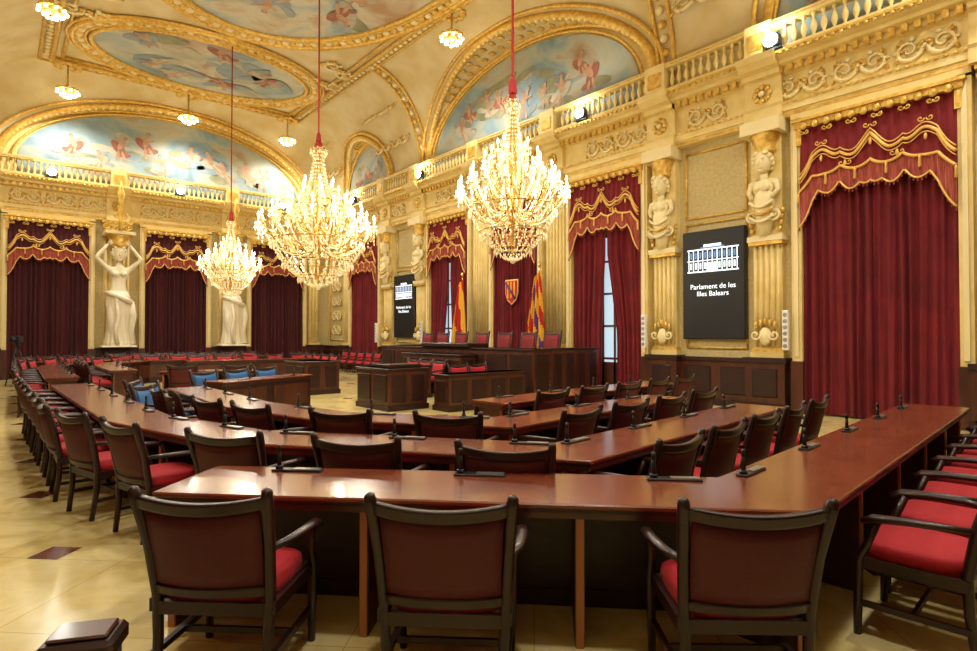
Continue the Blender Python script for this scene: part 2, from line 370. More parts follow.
def fresco(l,n,Mx,y=-.05):
    b=MB(); c,hw,z0,za=l; hw*=.9; za-= .25 if za>11 else .3
    N=40; vs=[(c,y,z0)]
    for i in range(N+1):
        a=pi*i/N; vs.append((c+hw*cos(a),y,z0+(za-z0)*sin(a)))
    b.add(vs,[[0,i+1,i+2] for i in range(N)],M_SKY)
    b.add([(c-hw,y,7.64),(c+hw,y,7.64),(c+hw,y,z0),(c-hw,y,z0)],[[0,1,2,3]],M_SKY)
    rnd=random.Random(int(hw*10)+3)
    for k in range(n*2):
        t=rnd.uniform(-.8,.8); hh=(za-z0)*math.sqrt(1-t*t)
        b.disc(c+hw*t*.9,z0+hh*rnd.uniform(.1,.75),rnd.uniform(.3,.8)*min(1,hw/4),rnd.uniform(.08,.2),rnd.uniform(-.3,.3),y-.002-.0004*k,rnd.choice([M_FWH,M_FBL,M_FGR]))
    for k in range(n):
        t=-.75+1.5*(k+.5)/n; u=c+hw*t+rnd.uniform(-.2,.2); hh=(za-z0)*math.sqrt(1-t*t)
        s=min(1.0,hh*.5)*rnd.uniform(.7,1.0)
        v=z0+hh*rnd.uniform(.2,.6)
        for q in range(2): b.disc(u+rnd.uniform(-.5,.5)*s,v-.35*s+rnd.uniform(-.1,.1),.45*s,.16*s,rnd.uniform(-.3,.3),y-.002*q-.014,rnd.choice([M_FWH,M_FGR,M_FBL]))
        fig(b,u,v,s,M_FSK,rnd.choice([M_FRED,M_FBL,M_FGR,M_FWH]),y-.022,rnd.uniform(-.5,.5),rnd.choice([-1,1]))
    b.obj('wall_fresco',Mx,rec=False)
def gold_arch(b,l,D,detail=True):
    c,hw,z0,za=l; N=72
    def pth(q,y): return [(c+hw*q*cos(pi*i/N),y,z0-.1+(za-z0+.1-(1-q)*(za-z0)*.8)*sin(pi*i/N)) for i in range(N+1)]
    b.tube(pth(.99,-.05),.10,M_GOLD,7); b.tube(pth(.93,-.09),.045,M_GOLD,6)
    G=[]
    for i in range(N+1):
        u=c-hw*cos(pi*i/N); z=max(arch(u,l),z0)
        q=min(1,(z-ZS)/(ZC-ZS)); d=D*(1-math.sqrt(1-q*q)); G.append((u,-d,z))
    b.tube([(p[0],p[1],p[2]-.02) for p in G],.13,M_GOLD,7)
    b.tube([(p[0]+(.28 if p[0]>c else -.28)*min(1,abs(p[0]-c)/.6),p[1]-.12,p[2]+.1) for p in G],.06,M_GOLD,6)
    if detail:
        for i in range(1,len(G)):
            a=Vector(G[i-1]);e=Vector(G[i]); k=max(1,int((e-a).length/.17))
            for j in range(k):
                p=a.lerp(e,j/k); b.ell((p.x,p.y-.03,p.z-.12),(.06,.06,.06),M_STUC,6,4)
        for i in range(2,N-1,2):
            p=G[i]
            for f in(.35,.7):
                if p[1]<-.5: b.ell((p[0],p[1]*f,p[2]-.03),(.12,.14,.05),M_GOLD,7,4)
def rib(b,u,D,w=.5):
    for off,r in((-w/2,.06),(w/2,.06)):
        b.tube([(u+off,-D*(1-cos(a))-.03,ZS+(ZC-ZS)*sin(a)-.05) for a in [pi/2*i/16 for i in range(17)]],r,M_GOLD,6)
    for i in range(1,16):
        a=pi/2*i/16; b.ell((u,-D*(1-cos(a))-.04,ZS+(ZC-ZS)*sin(a)-.04),(w*.26,.1,.12),M_STUC if i%2 else M_GOLD,7,5)
def build_wall(side,Mx,L,wins,herms,pils,luns,D,curt,full=True):
    b=MB(); N=int(L*2/.1); vs=[];fs=[]
    for i in range(N+1):
        u=-L+2*L*i/N; z=max([ZS]+[arch(u,l) for l in luns]); vs+=[(u,0,0),(u,0,6.3),(u,0,z+.02)]
    for i in range(N):
        b.add([vs[i*3],vs[i*3+3],vs[i*3+4],vs[i*3+1]],[[0,1,2,3]],M_WALLP)
        b.add([vs[i*3+1],vs[i*3+4],vs[i*3+5],vs[i*3+2]],[[0,1,2,3]],M_PLAST)
    b.obj('wall_'+side,Mx,rec=False)
    for l in luns: fresco(l,10 if l[1]>4 else 3,Mx)
    b=MB()
    b.extx([(0,6.3),(-.26,6.3),(-.26,6.42),(-.3,6.42),(-.3,6.55),(-.34,6.6),(-.22,6.62),(-.22,7.2),(-.34,7.24),(-.34,7.34),(-.5,7.38),(-.5,7.46),(-.62,7.5),(-.66,7.62),(0,7.62)],-L,L,M_PLAST)
    b.box(-L,L,-.27,-.255,6.32,6.38,M_GOLD); b.box(-L,L,-.675,-.66,7.56,7.61,M_GOLD)
    for c in herms+[p[0] for p in pils]:
        b.extx([(0,6.3),(-.4,6.3),(-.4,6.56),(-.44,6.61),(-.34,6.63),(-.34,7.2),(-.46,7.24),(-.46,7.34),(-.62,7.38),(-.74,7.5),(-.78,7.625),(0,7.625)],c-.4,c+.4,M_PLAST)
        for k in range(8):
            a=k*pi/4; b.ell((c+.15*cos(a),-.37,6.9+.15*sin(a)),(.07,.05,.07),M_GOLD,6,4)
        b.ell((c,-.4,6.9),(.07,.06,.07),M_STUC,7,5)
    k=-L+.2
    while k<L-.1: b.box(k-.05,k+.05,-.43,-.3,7.22,7.36,M_GOLD); k+=.2
    k=-L+.1
    while k<L-.05: b.ell((k,-.32,6.585),(.045,.03,.03),M_GOLD,6,4); b.ell((k,-.66,7.53),(.05,.03,.04),M_GOLD,6,4); k+=.14
    k=-L+.9; stops=herms+[p[0] for p in pils]
    while k<L-.6:
        if min(abs(k-s) for s in stops)>.75: b.merge(SCROLL,Matrix.Translation((k,-.22,6.91)))
        k+=1.06
    b.obj('trim_entablature_'+side,Mx)
    b=MB()
    b.box(-L,L,-.55,-.3,7.63,7.72,M_PLAST); b.box(-L,L,-.57,-.28,8.22,8.33,M_PLAST); b.box(-L,L,-.58,-.57,8.26,8.29,M_GOLD)
    k=-L+.3
    while k<L-.2:
        if min(abs(k-s) for s in stops)>.34: b.merge(BAL,Matrix.Translation((k,-.43,7.72)))
        k+=.19
    for s in stops: b.box(s-.28,s+.28,-.6,-.25,7.63,8.36,M_PLAST); b.box(s-.2,s+.2,-.63,-.25,7.78,8.16,M_GOLD,bev=.03)
    b.obj('balustrade_'+side,Mx)
    b=MB()
    for l in luns: gold_arch(b,l,D)
    for u in herms:
        if min([abs(u-l[0])-l[1] for l in luns])>.15: rib(b,u,D,.45)
    b.obj('trim_vault_'+side,Mx)
    b=MB()
    for c in herms: herm(b,c)
    for c,w in pils: fluted(b,c,w,-.22,1.15,5.9,max(3,int(w/.13))); capital(b,c,w,-.26,5.9)
    for c,hw in wins: frame_open(b,c,hw)
    b.obj('pilasters_'+side,Mx)
    b=MB(); edges=sorted([(c-hw-.1,c+hw+.1) for c,hw in wins]); cur=-L
    segs=[]
    for a,e in edges: segs.append((cur,a)); cur=e
    segs.append((cur,L))
    for a,e in segs:
        if e-a<.1: continue
        b.box(a,e,-.14,0,0,1.05,M_PANEL); b.box(a,e,-.2,0,1.05,1.13,M_WOOD); b.box(a,e,-.19,0,0,.16,M_WOOD)
        n=max(1,int((e-a)/.8)); st=(e-a)/n
        for k in range(n): b.box(a+st*k+.12,a+st*(k+1)-.12,-.17,-.1,.28,.92,M_WOOD,bev=.02)
    for c in herms+[p[0] for p in pils]:
        b.box(c-.42,c+.42,-.36,0,0,1.15,M_PANEL); b.box(c-.46,c+.46,-.4,0,1.05,1.16,M_WOOD); b.box(c-.46,c+.46,-.4,0,0,.18,M_WOOD)
        b.box(c-.27,c+.27,-.39,-.3,.3,.92,M_WOOD,bev=.02)
    b.obj('wainscot_'+side,Mx)
    for c,hw in wins:
        b=MB()
        open_=full and side=='east' and abs(c)>3 and abs(c)<4
        if open_:
            e1=lambda z,c=c:c-.02-(.30 if c<0 else .14)*max(0,min(1,(3.9-z)/2.2))
            e2=lambda z,c=c:c+.02+(.10 if c<0 else .34)*max(0,min(1,(3.9-z)/2.2))
            curtain(b,c-hw,c,.06,5.6,curt,6,inner=e1); curtain(b,c+hw,c,.06,5.6,curt,6,inner=e2)
        else:
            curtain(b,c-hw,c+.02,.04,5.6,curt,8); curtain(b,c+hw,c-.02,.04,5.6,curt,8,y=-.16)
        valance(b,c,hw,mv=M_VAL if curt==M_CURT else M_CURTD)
        b.obj('window_curtain',Mx,rec=False)
        if open_:
            b=MB(); b.box(c-.6,c+.6,-.03,-.015,.1,4.4,M_DAY)
            for x in(-.6,-.2,.2,.6): b.box(c+x-.03,c+x+.03,-.06,0,.0,4.4,M_PANEL)
            for z in(.1,1.0,1.9,2.8,3.7,4.4): b.box(c-.6,c+.6,-.055,0,z-.03,z+.03,M_PANEL)
            b.box(c-.6,c+.6,-.06,0,0,.9,M_PANEL)
            b.obj('window_glazed',Mx)
LW=[(0,1.05),(-3.65,1.2),(3.65,1.2),(-10.08,1.29),(10.08,1.29)]
LH=[-5.5,5.5,-8.05,8.05]; LP=[(-1.78,.8),(1.78,.8),(-11.95,.5),(11.95,.5)]
SW=[(0,1.2),(-4.4,1.25),(4.4,1.25)]; SP=[(-2.2,.9),(2.2,.9),(-6.25,.5),(6.25,.5)]
build_wall('east',WE,14.35,LW,LH,LP,LUN_L,DE,M_CURT)
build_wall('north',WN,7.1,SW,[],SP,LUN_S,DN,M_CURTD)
build_wall('west',WW,14.35,LW,[],LP,LUN_L,DE,M_CURT,False)
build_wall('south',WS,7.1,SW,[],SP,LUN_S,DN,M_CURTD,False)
b=MB()
for c in(-6.78,6.78):
    for z0,z1 in((4.5,6.1),(1.35,4.35)):
        P=[(c-.75,-.03,z0),(c+.75,-.03,z0),(c+.75,-.03,z1),(c-.75,-.03,z1)]
        for i in range(4): b.tube([P[i],P[(i+1)%4]],.03,M_GOLD,6)
for c in(-13.2,13.2):
    P=[(c-.8,-.03,1.4),(c+.8,-.03,1.4),(c+.8,-.03,6.0),(c-.8,-.03,6.0)]
    for i in range(4): b.tube([P[i],P[(i+1)%4]],.04,M_GOLD,6)
    for k in range(6): b.merge(SCROLL,Matrix.Translation((c,-.05,1.9+k*.72)))
b.obj('trim_panel_mouldings',WE)
# ---------------------------------------------------------------- ceiling ornament + frescoes
def ceil_panel(name,cx,cy,rx,ry,nf):
    b=MB(); N=72
    z=ZC-.04
    vs=[(cx,cy,z)]+[(cx+rx*cos(2*pi*i/N),cy+ry*sin(2*pi*i/N),z) for i in range(N)]
    b.add(vs,[[0,1+(i+1)%N,1+i] for i in range(N)],M_SKY2)
    fb=MB(); rnd=random.Random(nf)
    for k in range(nf*3):
        a=rnd.uniform(0,6.28);q=rnd.uniform(.1,.8)
        fb.disc(rx*q*cos(a),ry*q*sin(a),rnd.uniform(.4,.9),rnd.uniform(.15,.35),rnd.uniform(-1,1),-.0005*k,rnd.choice([M_FWH,M_FBL,M_FWH]))
    for k in range(nf):
        a=2*pi*k/nf+rnd.uniform(-.3,.3); q=rnd.uniform(.5,.75); s=rnd.uniform(.8,1.25)
        u=rx*q*cos(a); v=ry*q*sin(a)
        for j in range(2): fb.disc(u+rnd.uniform(-.6,.6),v+rnd.uniform(-.5,.5),.7*s,.25*s,rnd.uniform(-1,1),-.022-.002*j,rnd.choice([M_FWH,M_FGR,M_FBL]))
        fig(fb,u,v,s,M_FSK,rnd.choice([M_FRED,M_FWH,M_FBL]),-.03,a-pi/2,rnd.choice([-1,1]))
    b.merge(fb,Matrix.Translation((cx,cy,z-.01))@Matrix(((1,0,0,0),(0,0,-1,0),(0,1,0,0),(0,0,0,1))))
    b.obj(name,rec=False)
    b=MB()
    for g,r,m in((.0,.09,M_GOLD),(.16,.05,M_GOLD),(.52,.11,M_GOLD),(.68,.05,M_GOLD)):
        b.tube([(cx+(rx+g)*cos(2*pi*i/N),cy+(ry+g)*sin(2*pi*i/N),z-.03) for i in range(N)],r,m,6,closed=True)
    nb=int(2*pi*max(rx,ry)/.3)
    for i in range(nb):
        a=2*pi*i/nb; b.ell((cx+(rx+.33)*cos(a),cy+(ry+.33)*sin(a),z-.02),(.15,.15,.08),M_GOLD if i%2 else M_STUC,7,5)
    b.obj('trim_medallion')
ceil_panel('ceiling_fresco',CX+.1,CY,4.0,5.9,12)
ceil_panel('ceiling_fresco',CX+.1,CY+9.65,3.7,2.25,7)
ceil_panel('ceiling_fresco',CX+.1,CY-9.65,3.7,2.25,7)
b=MB()
xa,xb,ya,yb=X0+DE,X1-DE,Y0+DN,Y1-DN
for g,r in((0,.1),(.35,.06),(-.3,.06)):
    P=[(xa-g,ya-g,ZC-.05+(-.02 if g>0 else 0)),(xb+g,ya-g,ZC-.05),(xb+g,yb+g,ZC-.05),(xa-g,yb+g,ZC-.05)]
    for i in range(4): b.tube([P[i],P[(i+1)%4]],r,M_GOLD,6)
y=ya
while y<yb:
    for x in(xa-.17,xb+.17): b.ell((x,y,ZC-.06),(.11,.11,.06),M_STUC,6,4)
    y+=.3
x=xa
while x<xb:
    for y in(ya-.17,yb+.17): b.ell((x,y,ZC-.06),(.11,.11,.06),M_STUC,6,4)
    x+=.3
FL=Matrix(((1,0,0,0),(0,0,-1,0),(0,1,0,0),(0,0,0,1)))
for sx in(-1,1):
    for yy,rz in((CY+6.6,.5),(CY-6.6,-.5),(CY+8.0,0),(CY-8,0)):
        b.merge(SCROLL,Matrix.Translation((CX+sx*3.9,yy,ZC-.04))@Matrix.Rotation(rz*sx,4,'Z')@Matrix.Scale(1.5,4)@FL)
b.obj('trim_ceiling_bands')
b=MB()
for u in(-8.1,-6.78,6.5,-12.9,12.9):
    for a in(.45,.85):
        Mx=Matrix.Translation((u,-DE*(1-cos(a))-.05,ZS+(ZC-ZS)*sin(a)))@Matrix.Rotation(-a*.8,4,'X')@Matrix.Scale(1.3,4)
        b.merge(SCROLL,Mx)
b.obj('trim_cove_scrolls',WE)
# ---------------------------------------------------------------- caryatids on the north wall
def caryatid(x):
    root=empty('caryatid_statue',T(x,Y1-.66,1.16,0,2.15))
    J=[((0,0,1.0),.14),((0,-.01,1.16),.105),((0,-.02,1.36),.14),((0,0,1.5),.08),((0,-.01,1.6),.05),
       ((-.17,0,1.47),.065),((-.36,-.05,1.66),.05),((-.16,-.04,1.93),.033),
       ((.17,0,1.47),.065),((.36,-.05,1.66),.05),((.16,-.04,1.93),.033),
       ((-.1,0,.9),.11),((-.12,-.08,.5),.075),((-.1,0,.09),.045),((-.11,-.13,.04),.04),
       ((.1,0,.9),.11),((.11,-.02,.5),.075),((.1,0.02,.09),.045),((.12,-.11,.04),.04)]
    E=[(0,1),(1,2),(2,3),(3,4),(2,5),(5,6),(6,7),(2,8),(8,9),(9,10),(0,11),(11,12),(12,13),(13,14),(0,15),(15,16),(16,17),(17,18)]
    me=bpy.data.meshes.new('body'); me.from_pydata([j[0] for j in J],E,[]); me.materials.append(M_STATUE)
    o=bpy.data.objects.new('body',me); COL.objects.link(o); o.parent=root
    md=o.modifiers.new('skin','SKIN'); md.use_smooth_shade=True
    for i,(p,r) in enumerate(J):
        sv=me.skin_vertices[0].data[i]; sv.radius=(r,r*.85); sv.use_root=(i==0)
    o.modifiers.new('sub','SUBSURF').render_levels=2
    b=MB()
    b.merge(HEAD,Matrix.Translation((0,-.03,1.74))@Matrix.Scale(.62,4))
    for s in(-1,1):
        b.ell((s*.07,-.12,1.37),(.06,.06,.06),M_STATUE,10,8)
        for k in range(4): b.tube([(s*.15+.018*(k-1.5),-.06,1.93),(s*.13+.018*(k-1.5),-.07,1.99),(s*.1+.016*(k-1.5),-.04,2.03)],[.012,.011,.008],M_STATUE,5)
        b.tube([(s*.15,-.07,1.9),(s*.11,-.1,1.94)],[.013,.009],M_STATUE,5)
    b.lathe([(.20,.0),(.19,.1),(.165,.35),(.175,.6),(.19,.8),(.185,.95),(.15,1.05)],48,M_STATUE,(0,.02,0),fold=lambda a,z:.13*sin(a*11+2.5*z)*(1.2-z)+.05*sin(a*5-3*z))
    b.tube([(-.2,-.02,1.02),(-.1,-.16,.98),(.05,-.18,.91),(.17,-.12,.86),(.2,0,.84)],[.04,.05,.05,.05,.04],M_STATUE,8)
    b.tube([(.2,-.05,.86),(.23,-.08,.6),(.2,-.06,.3),(.23,-.06,.05)],[.05,.06,.05,.06],M_STATUE,8)
    b.tube([(-.06,-.15,.95),(-.02,-.19,.6),(-.07,-.18,.3),(-.03,-.2,.05)],[.03,.035,.03,.035],M_STATUE,8)
    b.box(-.28,.28,-.24,.2,0,.03,M_STATUE,bev=.01)
    b.lathe([(.12,1.86),(.16,1.92),(.13,1.96),(.19,2.06),(.21,2.1)],16,M_GOLD)
    b.box(-.24,.24,-.22,.28,2.1,2.16,M_STUC)
    d=b.obj('drapery'); d.parent=root
    b=MB()
    b.lathe([(.05,2.16),(.03,2.3),(.05,2.5),(.03,2.7),(.07,2.85),(.04,2.95),(.01,3.1)],10,M_GOLD,(0,-.2,0))
    for s in(-1,1): b.tube([(s*.06+p[0],-.2,2.45+p[2]) for p in spiral(1.3,.07,s,12)],.015,M_GOLD,5)
    d=b.obj('finial'); d.parent=root
for x in(CX-2.2,CX+2.2): caryatid(x)
# ---------------------------------------------------------------- chandeliers
def chandelier(x,y,zb,zt,R):
    root=empty('chandelier',T(x,y,0))
    H=zt-zb; b=MB(); f=MB(); Z=lambda t:zb+H*t
    k=R/.85
    b.lathe([(.02*k,Z(.04)),(.05*k,Z(.1)),(.03*k,Z(.2)),(.09*k,Z(.3)),(.12*k,Z(.36)),(.05*k,Z(.42)),(.07*k,Z(.55)),(.03*k,Z(.65)),(.06*k,Z(.75)),(.025*k,Z(.9)),(.03*k,Z(1))],12,M_BRASS)
    def ring(r,t,rr=.012): b.tube([(r*cos(2*pi*i/28),r*sin(2*pi*i/28),Z(t)) for i in range(28)],rr*k,M_BRASS,5,closed=True)
    RR=((.80*R,.31),(.60*R,.17),(.34*R,.07),(.26*R,.60),(.09*R,.88),(.14*R,.955))
    for r,t in RR: ring(r,t)
    def strand(r0,t0,r1,t1,n,sag,ph=0,cnt=16,sz=.02):
        for i in range(n):
            a=2*pi*i/n+ph
            for j in range(cnt):
                q=j/(cnt-1); r=r0+(r1-r0)*q; z=Z(t0+(t1-t0)*q)-sag*H*sin(pi*q)
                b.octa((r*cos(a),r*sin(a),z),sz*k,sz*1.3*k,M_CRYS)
    strand(.09*R,.88,.26*R,.60,16,.05,0,16,.016)
    strand(.80*R,.31,.60*R,.17,28,.015,0,7,.018)
    strand(.60*R,.17,.34*R,.07,24,.015,.1,7,.018)
    strand(.34*R,.07,.04*R,.0,14,.02,0,6,.018)
    strand(.26*R,.60,.55*R,.42,16,.04,.07,9,.016)
    strand(.14*R,.955,.09*R,.88,12,.0,0,4,.016)
    for r,t,n,l in((.80*R,.275,40,.05),(.60*R,.135,32,.055),(.34*R,.04,20,.055),(.26*R,.57,16,.045),(.14*R,.93,10,.04),(.45*R,.24,20,.06)):
        for i in range(n):
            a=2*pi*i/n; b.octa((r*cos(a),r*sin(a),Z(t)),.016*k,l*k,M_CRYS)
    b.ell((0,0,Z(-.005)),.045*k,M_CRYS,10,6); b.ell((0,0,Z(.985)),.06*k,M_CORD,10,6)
    def arms(n,r,t,t0,ph):
        for i in range(n):
            a=2*pi*i/n+ph; c,s_=cos(a),sin(a); P=[]
            for j in range(11):
                q=j/10; rr=.06*R+(r-.06*R)*q; zz=Z(t0)+(Z(t)-Z(t0))*q*q-.1*H*sin(pi*q)*(1-q*.3)
                P.append((rr*c,rr*s_,zz))
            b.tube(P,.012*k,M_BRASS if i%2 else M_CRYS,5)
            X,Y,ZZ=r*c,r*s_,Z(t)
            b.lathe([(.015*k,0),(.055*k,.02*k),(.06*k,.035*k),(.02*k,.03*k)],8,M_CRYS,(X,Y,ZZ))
            f.lathe([(.012*k,.03*k),(.012*k,.12*k)],6,M_CANDLE,(X,Y,ZZ))
            f.lathe([(.006*k,.12*k),(.018*k,.145*k),(.014*k,.175*k),(.002*k,.21*k)],6,M_FLAME,(X,Y,ZZ))
            for q in range(6):
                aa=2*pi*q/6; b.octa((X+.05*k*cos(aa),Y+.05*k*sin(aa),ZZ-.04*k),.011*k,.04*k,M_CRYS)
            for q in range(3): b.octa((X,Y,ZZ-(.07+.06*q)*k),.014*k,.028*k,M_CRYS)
            a2=a+2*pi/n
            for q in range(1,7):
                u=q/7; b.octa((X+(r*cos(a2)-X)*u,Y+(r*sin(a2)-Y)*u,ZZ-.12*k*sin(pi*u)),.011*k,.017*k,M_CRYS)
    arms(18,R*.98,.40,.28,0); arms(14,R*.76,.49,.34,.13); arms(10,R*.5,.58,.43,0); arms(6,R*.27,.66,.5,.2)
    b.obj('crystal_frame').parent=root; f.obj('candle_bulbs').parent=root
    c=MB(); c.lathe([(.0,Z(1)),(.07,Z(1)+.02),(.055,Z(1)+.2),(.02,Z(1)+.28)],10,M_CORD)
    c.tube([(0,0,Z(1)+.2),(0,0,ZC-.1)],.02,M_CORD,6); c.lathe([(.02,ZC-.3),(.12,ZC-.22),(.3,ZC-.08),(.34,ZC-.02)],14,M_GOLD)
    c.obj('suspension_cord').parent=root
    return root
def point(x,y,z,e,col,r):
    l=bpy.data.lights.new('lamp_glow','POINT'); l.energy=e; l.color=col; l.shadow_soft_size=r
    o=bpy.data.objects.new('lamp_glow',l); COL.objects.link(o); o.location=(x,y,z); return o
WARM=(1,.91,.74); WHITE=(1,.97,.88)
for x,y,zb,zt,R,e in((6.0,6.45,2.8,5.35,.85,220),(6.0,13.5,2.85,6.4,1.4,360),(6.0,20.5,3.0,5.6,.98,230)):
    r=chandelier(x,y,zb,zt,R)
    for k in range(3):
        a=pi/4+k*2*pi/3; o=point(R*1.15*cos(a),R*1.15*sin(a),zb+(zt-zb)*.45,e/3,WARM,.1); o.parent=r
def cluster(x,y,z,e=480):
    root=empty('ceiling_lamp_cluster',T(x,y,z)); b=MB()
    zt=zceil(x,y)-z
    b.lathe([(.02,0),(.15,.05),(.08,.15),(.03,.2),(.03,max(.3,zt))],10,M_GOLD)
    for n,r,zz in((9,.34,.0),(6,.2,-.12),(1,0,-.2)):
        for i in range(n):
            a=2*pi*i/n; b.tube([(0,0,.1),(r*.6*cos(a),r*.6*sin(a),.12+zz*.3),(r*cos(a),r*sin(a),zz+.05)],.02,M_GOLD,5)
            b.ell((r*cos(a),r*sin(a),zz),.05,M_FLAME,8,6)
    for i in range(9):
        a=2*pi*i/9+.3; b.ell((.3*cos(a),.3*sin(a),.1),(.09,.09,.06),M_GOLD,6,4)
    for i in range(12):
        a=2*pi*i/12; b.ell((.36*cos(a),.36*sin(a),max(.3,zt)-.08),(.13,.13,.07),M_GOLD,6,4)
    b.obj('bulb_ring').parent=root
    l=bpy.data.lights.new('lamp_beam','SPOT'); l.energy=e; l.color=WHITE; l.spot_size=2.75; l.spot_blend=.6; l.shadow_soft_size=.3
    o=bpy.data.objects.new('lamp_beam',l); COL.objects.link(o); o.parent=root; o.location=(0,0,-.32)
for p in((10.7,14.3,10.9),(10.2,26.4,10.7),(6.0,26.4,10.7),(1.9,26.4,10.7),(1.1,14.3,10.9),(10.7,.9,10.7),(6,.9,10.7,580),(1.6,.9,10.7,640),(1.1,7.2,10.9,580),(1.1,20.5,10.9)): cluster(*p)  # south-end and outer west-side clusters are unseen additions for fill light
def flood(Mx,u,e=80):
    root=empty('cornice_floodlight',Mx@T(u,-.72,7.66))
    b=MB(); b.box(-.15,.15,-.02,.16,.04,.30,M_BLACK,bev=.02); b.tube([(-.18,.06,0),(-.18,.06,.18)],.012,M_BLACK,5); b.tube([(.18,.06,0),(.18,.06,.18)],.012,M_BLACK,5); b.box(-.19,.19,.02,.12,-.02,.01,M_BLACK)
    b.ell((0,-.04,.17),(.15,.06,.13),M_FLOOD,12,8)
    b.obj('housing').parent=root
    l=bpy.data.lights.new('flood_beam','SPOT'); l.energy=e; l.color=(1,.96,.86); l.spot_size=2.4; l.spot_blend=.9; l.shadow_soft_size=.12
    o=bpy.data.objects.new('flood_beam',l); COL.objects.link(o); o.parent=root; o.location=(0,-.14,.25)
    o.rotation_euler=(pi-.95,0,0)
for u in(8.4,3.2,-4.85,-10.3): flood(WE,u); flood(WW,u)  # west floods are unseen, mirrored from the east wall to add light
for u in(-4.4,0,4.4): flood(WN,u,22)
for u in(-4.4,4.4): flood(WS,u)  # unseen south floods, repeated here to add light
# ---------------------------------------------------------------- armchair
def armchair_mesh(red=M_RED,back=M_REDD,tall=0):
    b=MB(); h=.96+tall
    for s in(-1,1):
        b.tube([(s*.25,.0,0),(s*.262,.03,.25),(s*.27,.035,.45),(s*.285,-.01,.7),(s*.303,-.08,h-.03),(s*.308,-.09,h+.005),(s*.31,-.093,h+.015)],[.022,.024,.027,.027,.029,.024,.010],M_WOOD,7)
        b.tube([(s*.285,-.0,.68),(s*.33,.12,.685),(s*.345,.28,.68),(s*.34,.42,.665),(s*.335,.47,.64)],[.022,.026,.03,.034,.022],M_WOOD,7,flat=.7)
        b.tube([(s*.32,.4,.66),(s*.3,.46,.5),(s*.295,.5,.42),(s*.285,.51,0)],[.022,.022,.027,.02],M_WOOD,6)
        b.box(s*.28-.013,s*.28+.013,.02,.5,.16,.19,M_WOOD); b.box(s*.285-.015,s*.285+.015,.02,.5,.37,.43,M_WOOD)
    b.box(-.28,.28,.485,.515,.36,.43,M_WOOD); b.box(-.27,.27,.25,.27,.16,.19,M_WOOD); b.box(-.27,.27,.015,.045,.36,.42,M_WOOD)
    def bk(z): q=(z-.45)/(h-.45); return .03-.1*q-.02*q*q
    def slab(zlo,zhi,wid,t0,t1,m,pad=0,N=12,R=5):
        vs=[];fs=[]
        for side,t in((0,t0),(1,t1)):
            for j in range(R+1):
                for i in range(N+1):
                    q=-1+2*i/N; zz=zlo(q)+(zhi(q)-zlo(q))*j/R
                    p=pad*(1-q**4)*(1-(2*j/R-1)**4)
                    yy=bk(zz)-.045*(1-q*q)+ (t+p if side else t-p)
                    w=wid*(.92+.09*(zz-.4)/(h-.4)); vs.append((q*w,yy,zz))
        K=(R+1)*(N+1)
        for j in range(R):
            for i in range(N):
                a=j*(N+1)+i; fs.append([a,a+1,a+N+2,a+N+1]); fs.append([K+a,K+a+N+1,K+a+N+2,K+a+1])
        for i in range(N): fs.append([i,K+i,K+i+1,i+1]); a=R*(N+1)+i; fs.append([a,a+1,K+a+1,K+a])
        for j in range(R):
            a=j*(N+1); fs.append([a,a+N+1,K+a+N+1,K+a]); a+=N; fs.append([a,K+a,K+a+N+1,a+N+1])
        b.add(vs,fs,m,True)
    top=lambda q:h-.05+.028*q*q
    slab(lambda q:top(q)-.055,top,.295,-.022,.022,M_WOOD)
    slab(lambda q:.50+.01*q*q,lambda q:top(q)-.05,.268,-.012,.016,back,.012)
    slab(lambda q:.46,lambda q:.505,.28,-.018,.018,M_WOOD)
    slab(lambda q:.53,lambda q:top(q)-.07,.24,.012,.03,red,.012)
    b.ell((0,.27,.455),(.275,.245,.065),red,20,10,e=.45)
    return b
def obj_mesh(b,name):
    o=b.obj(name); me=o.data; bpy.data.objects.remove(o); return me
ME_CH=obj_mesh(armchair_mesh(),'armchair'); ME_BL=obj_mesh(armchair_mesh(M_BLUE,M_BLUE),'blue_armchair')
ME_PR=obj_mesh(armchair_mesh(M_REDP,M_REDP,.3),'high_back_chair')
def chair(x,y,ang,me=ME_CH,name='armchair',z=0):
    return inst(name,me,T(x,y,z,ang-pi/2))
b=MB(); b.box(-.16,.16,-.035,.035,0,.014,M_BLACK,bev=.004); b.box(-.02,.15,-.025,.025,.014,.018,M_STEEL)
b.tube([(-.12,0,.012),(-.12,0,.14)],[.016,.011],M_BLACK,8); b.tube([(-.12,0,.12),(-.12,0,.165)],[.014,.012],M_BLACK,8); b.tube([(-.12,0,.012),(-.12,0,.035)],.024,M_BLACK,10)
ME_MIC=obj_mesh(b,'desk_microphone')
# ---------------------------------------------------------------- desks as mitred sweeps
def norms(P):
    V=[Vector(p) for p in P]; seg=[]
    for i in range(len(V)-1):
        d=(V[i+1]-V[i]).normalized(); seg.append(Vector((-d.y,d.x)))
    out=[]
    for i in range(len(V)):
        a=seg[max(0,i-1)]; c=seg[min(len(seg)-1,i)]; n=(a+c).normalized(); n/=max(.4,n.dot(a)); out.append(n)
    return V,out
def sweep(b,P,prof,m):
    V,N=norms(P); n=len(prof); vs=[]
    for p,nn in zip(V,N):
        for o,z in prof: q=p+nn*o; vs.append((q.x,q.y,z))
    fs=[]
    for i in range(len(V)-1):
        for k in range(n): fs.append([i*n+k,i*n+(k+1)%n,(i+1)*n+(k+1)%n,(i+1)*n+k])
    fs.append(list(range(n))); fs.append([(len(V)-1)*n+k for k in range(n)][::-1])
    b.add(vs,fs,m)
HT=.78
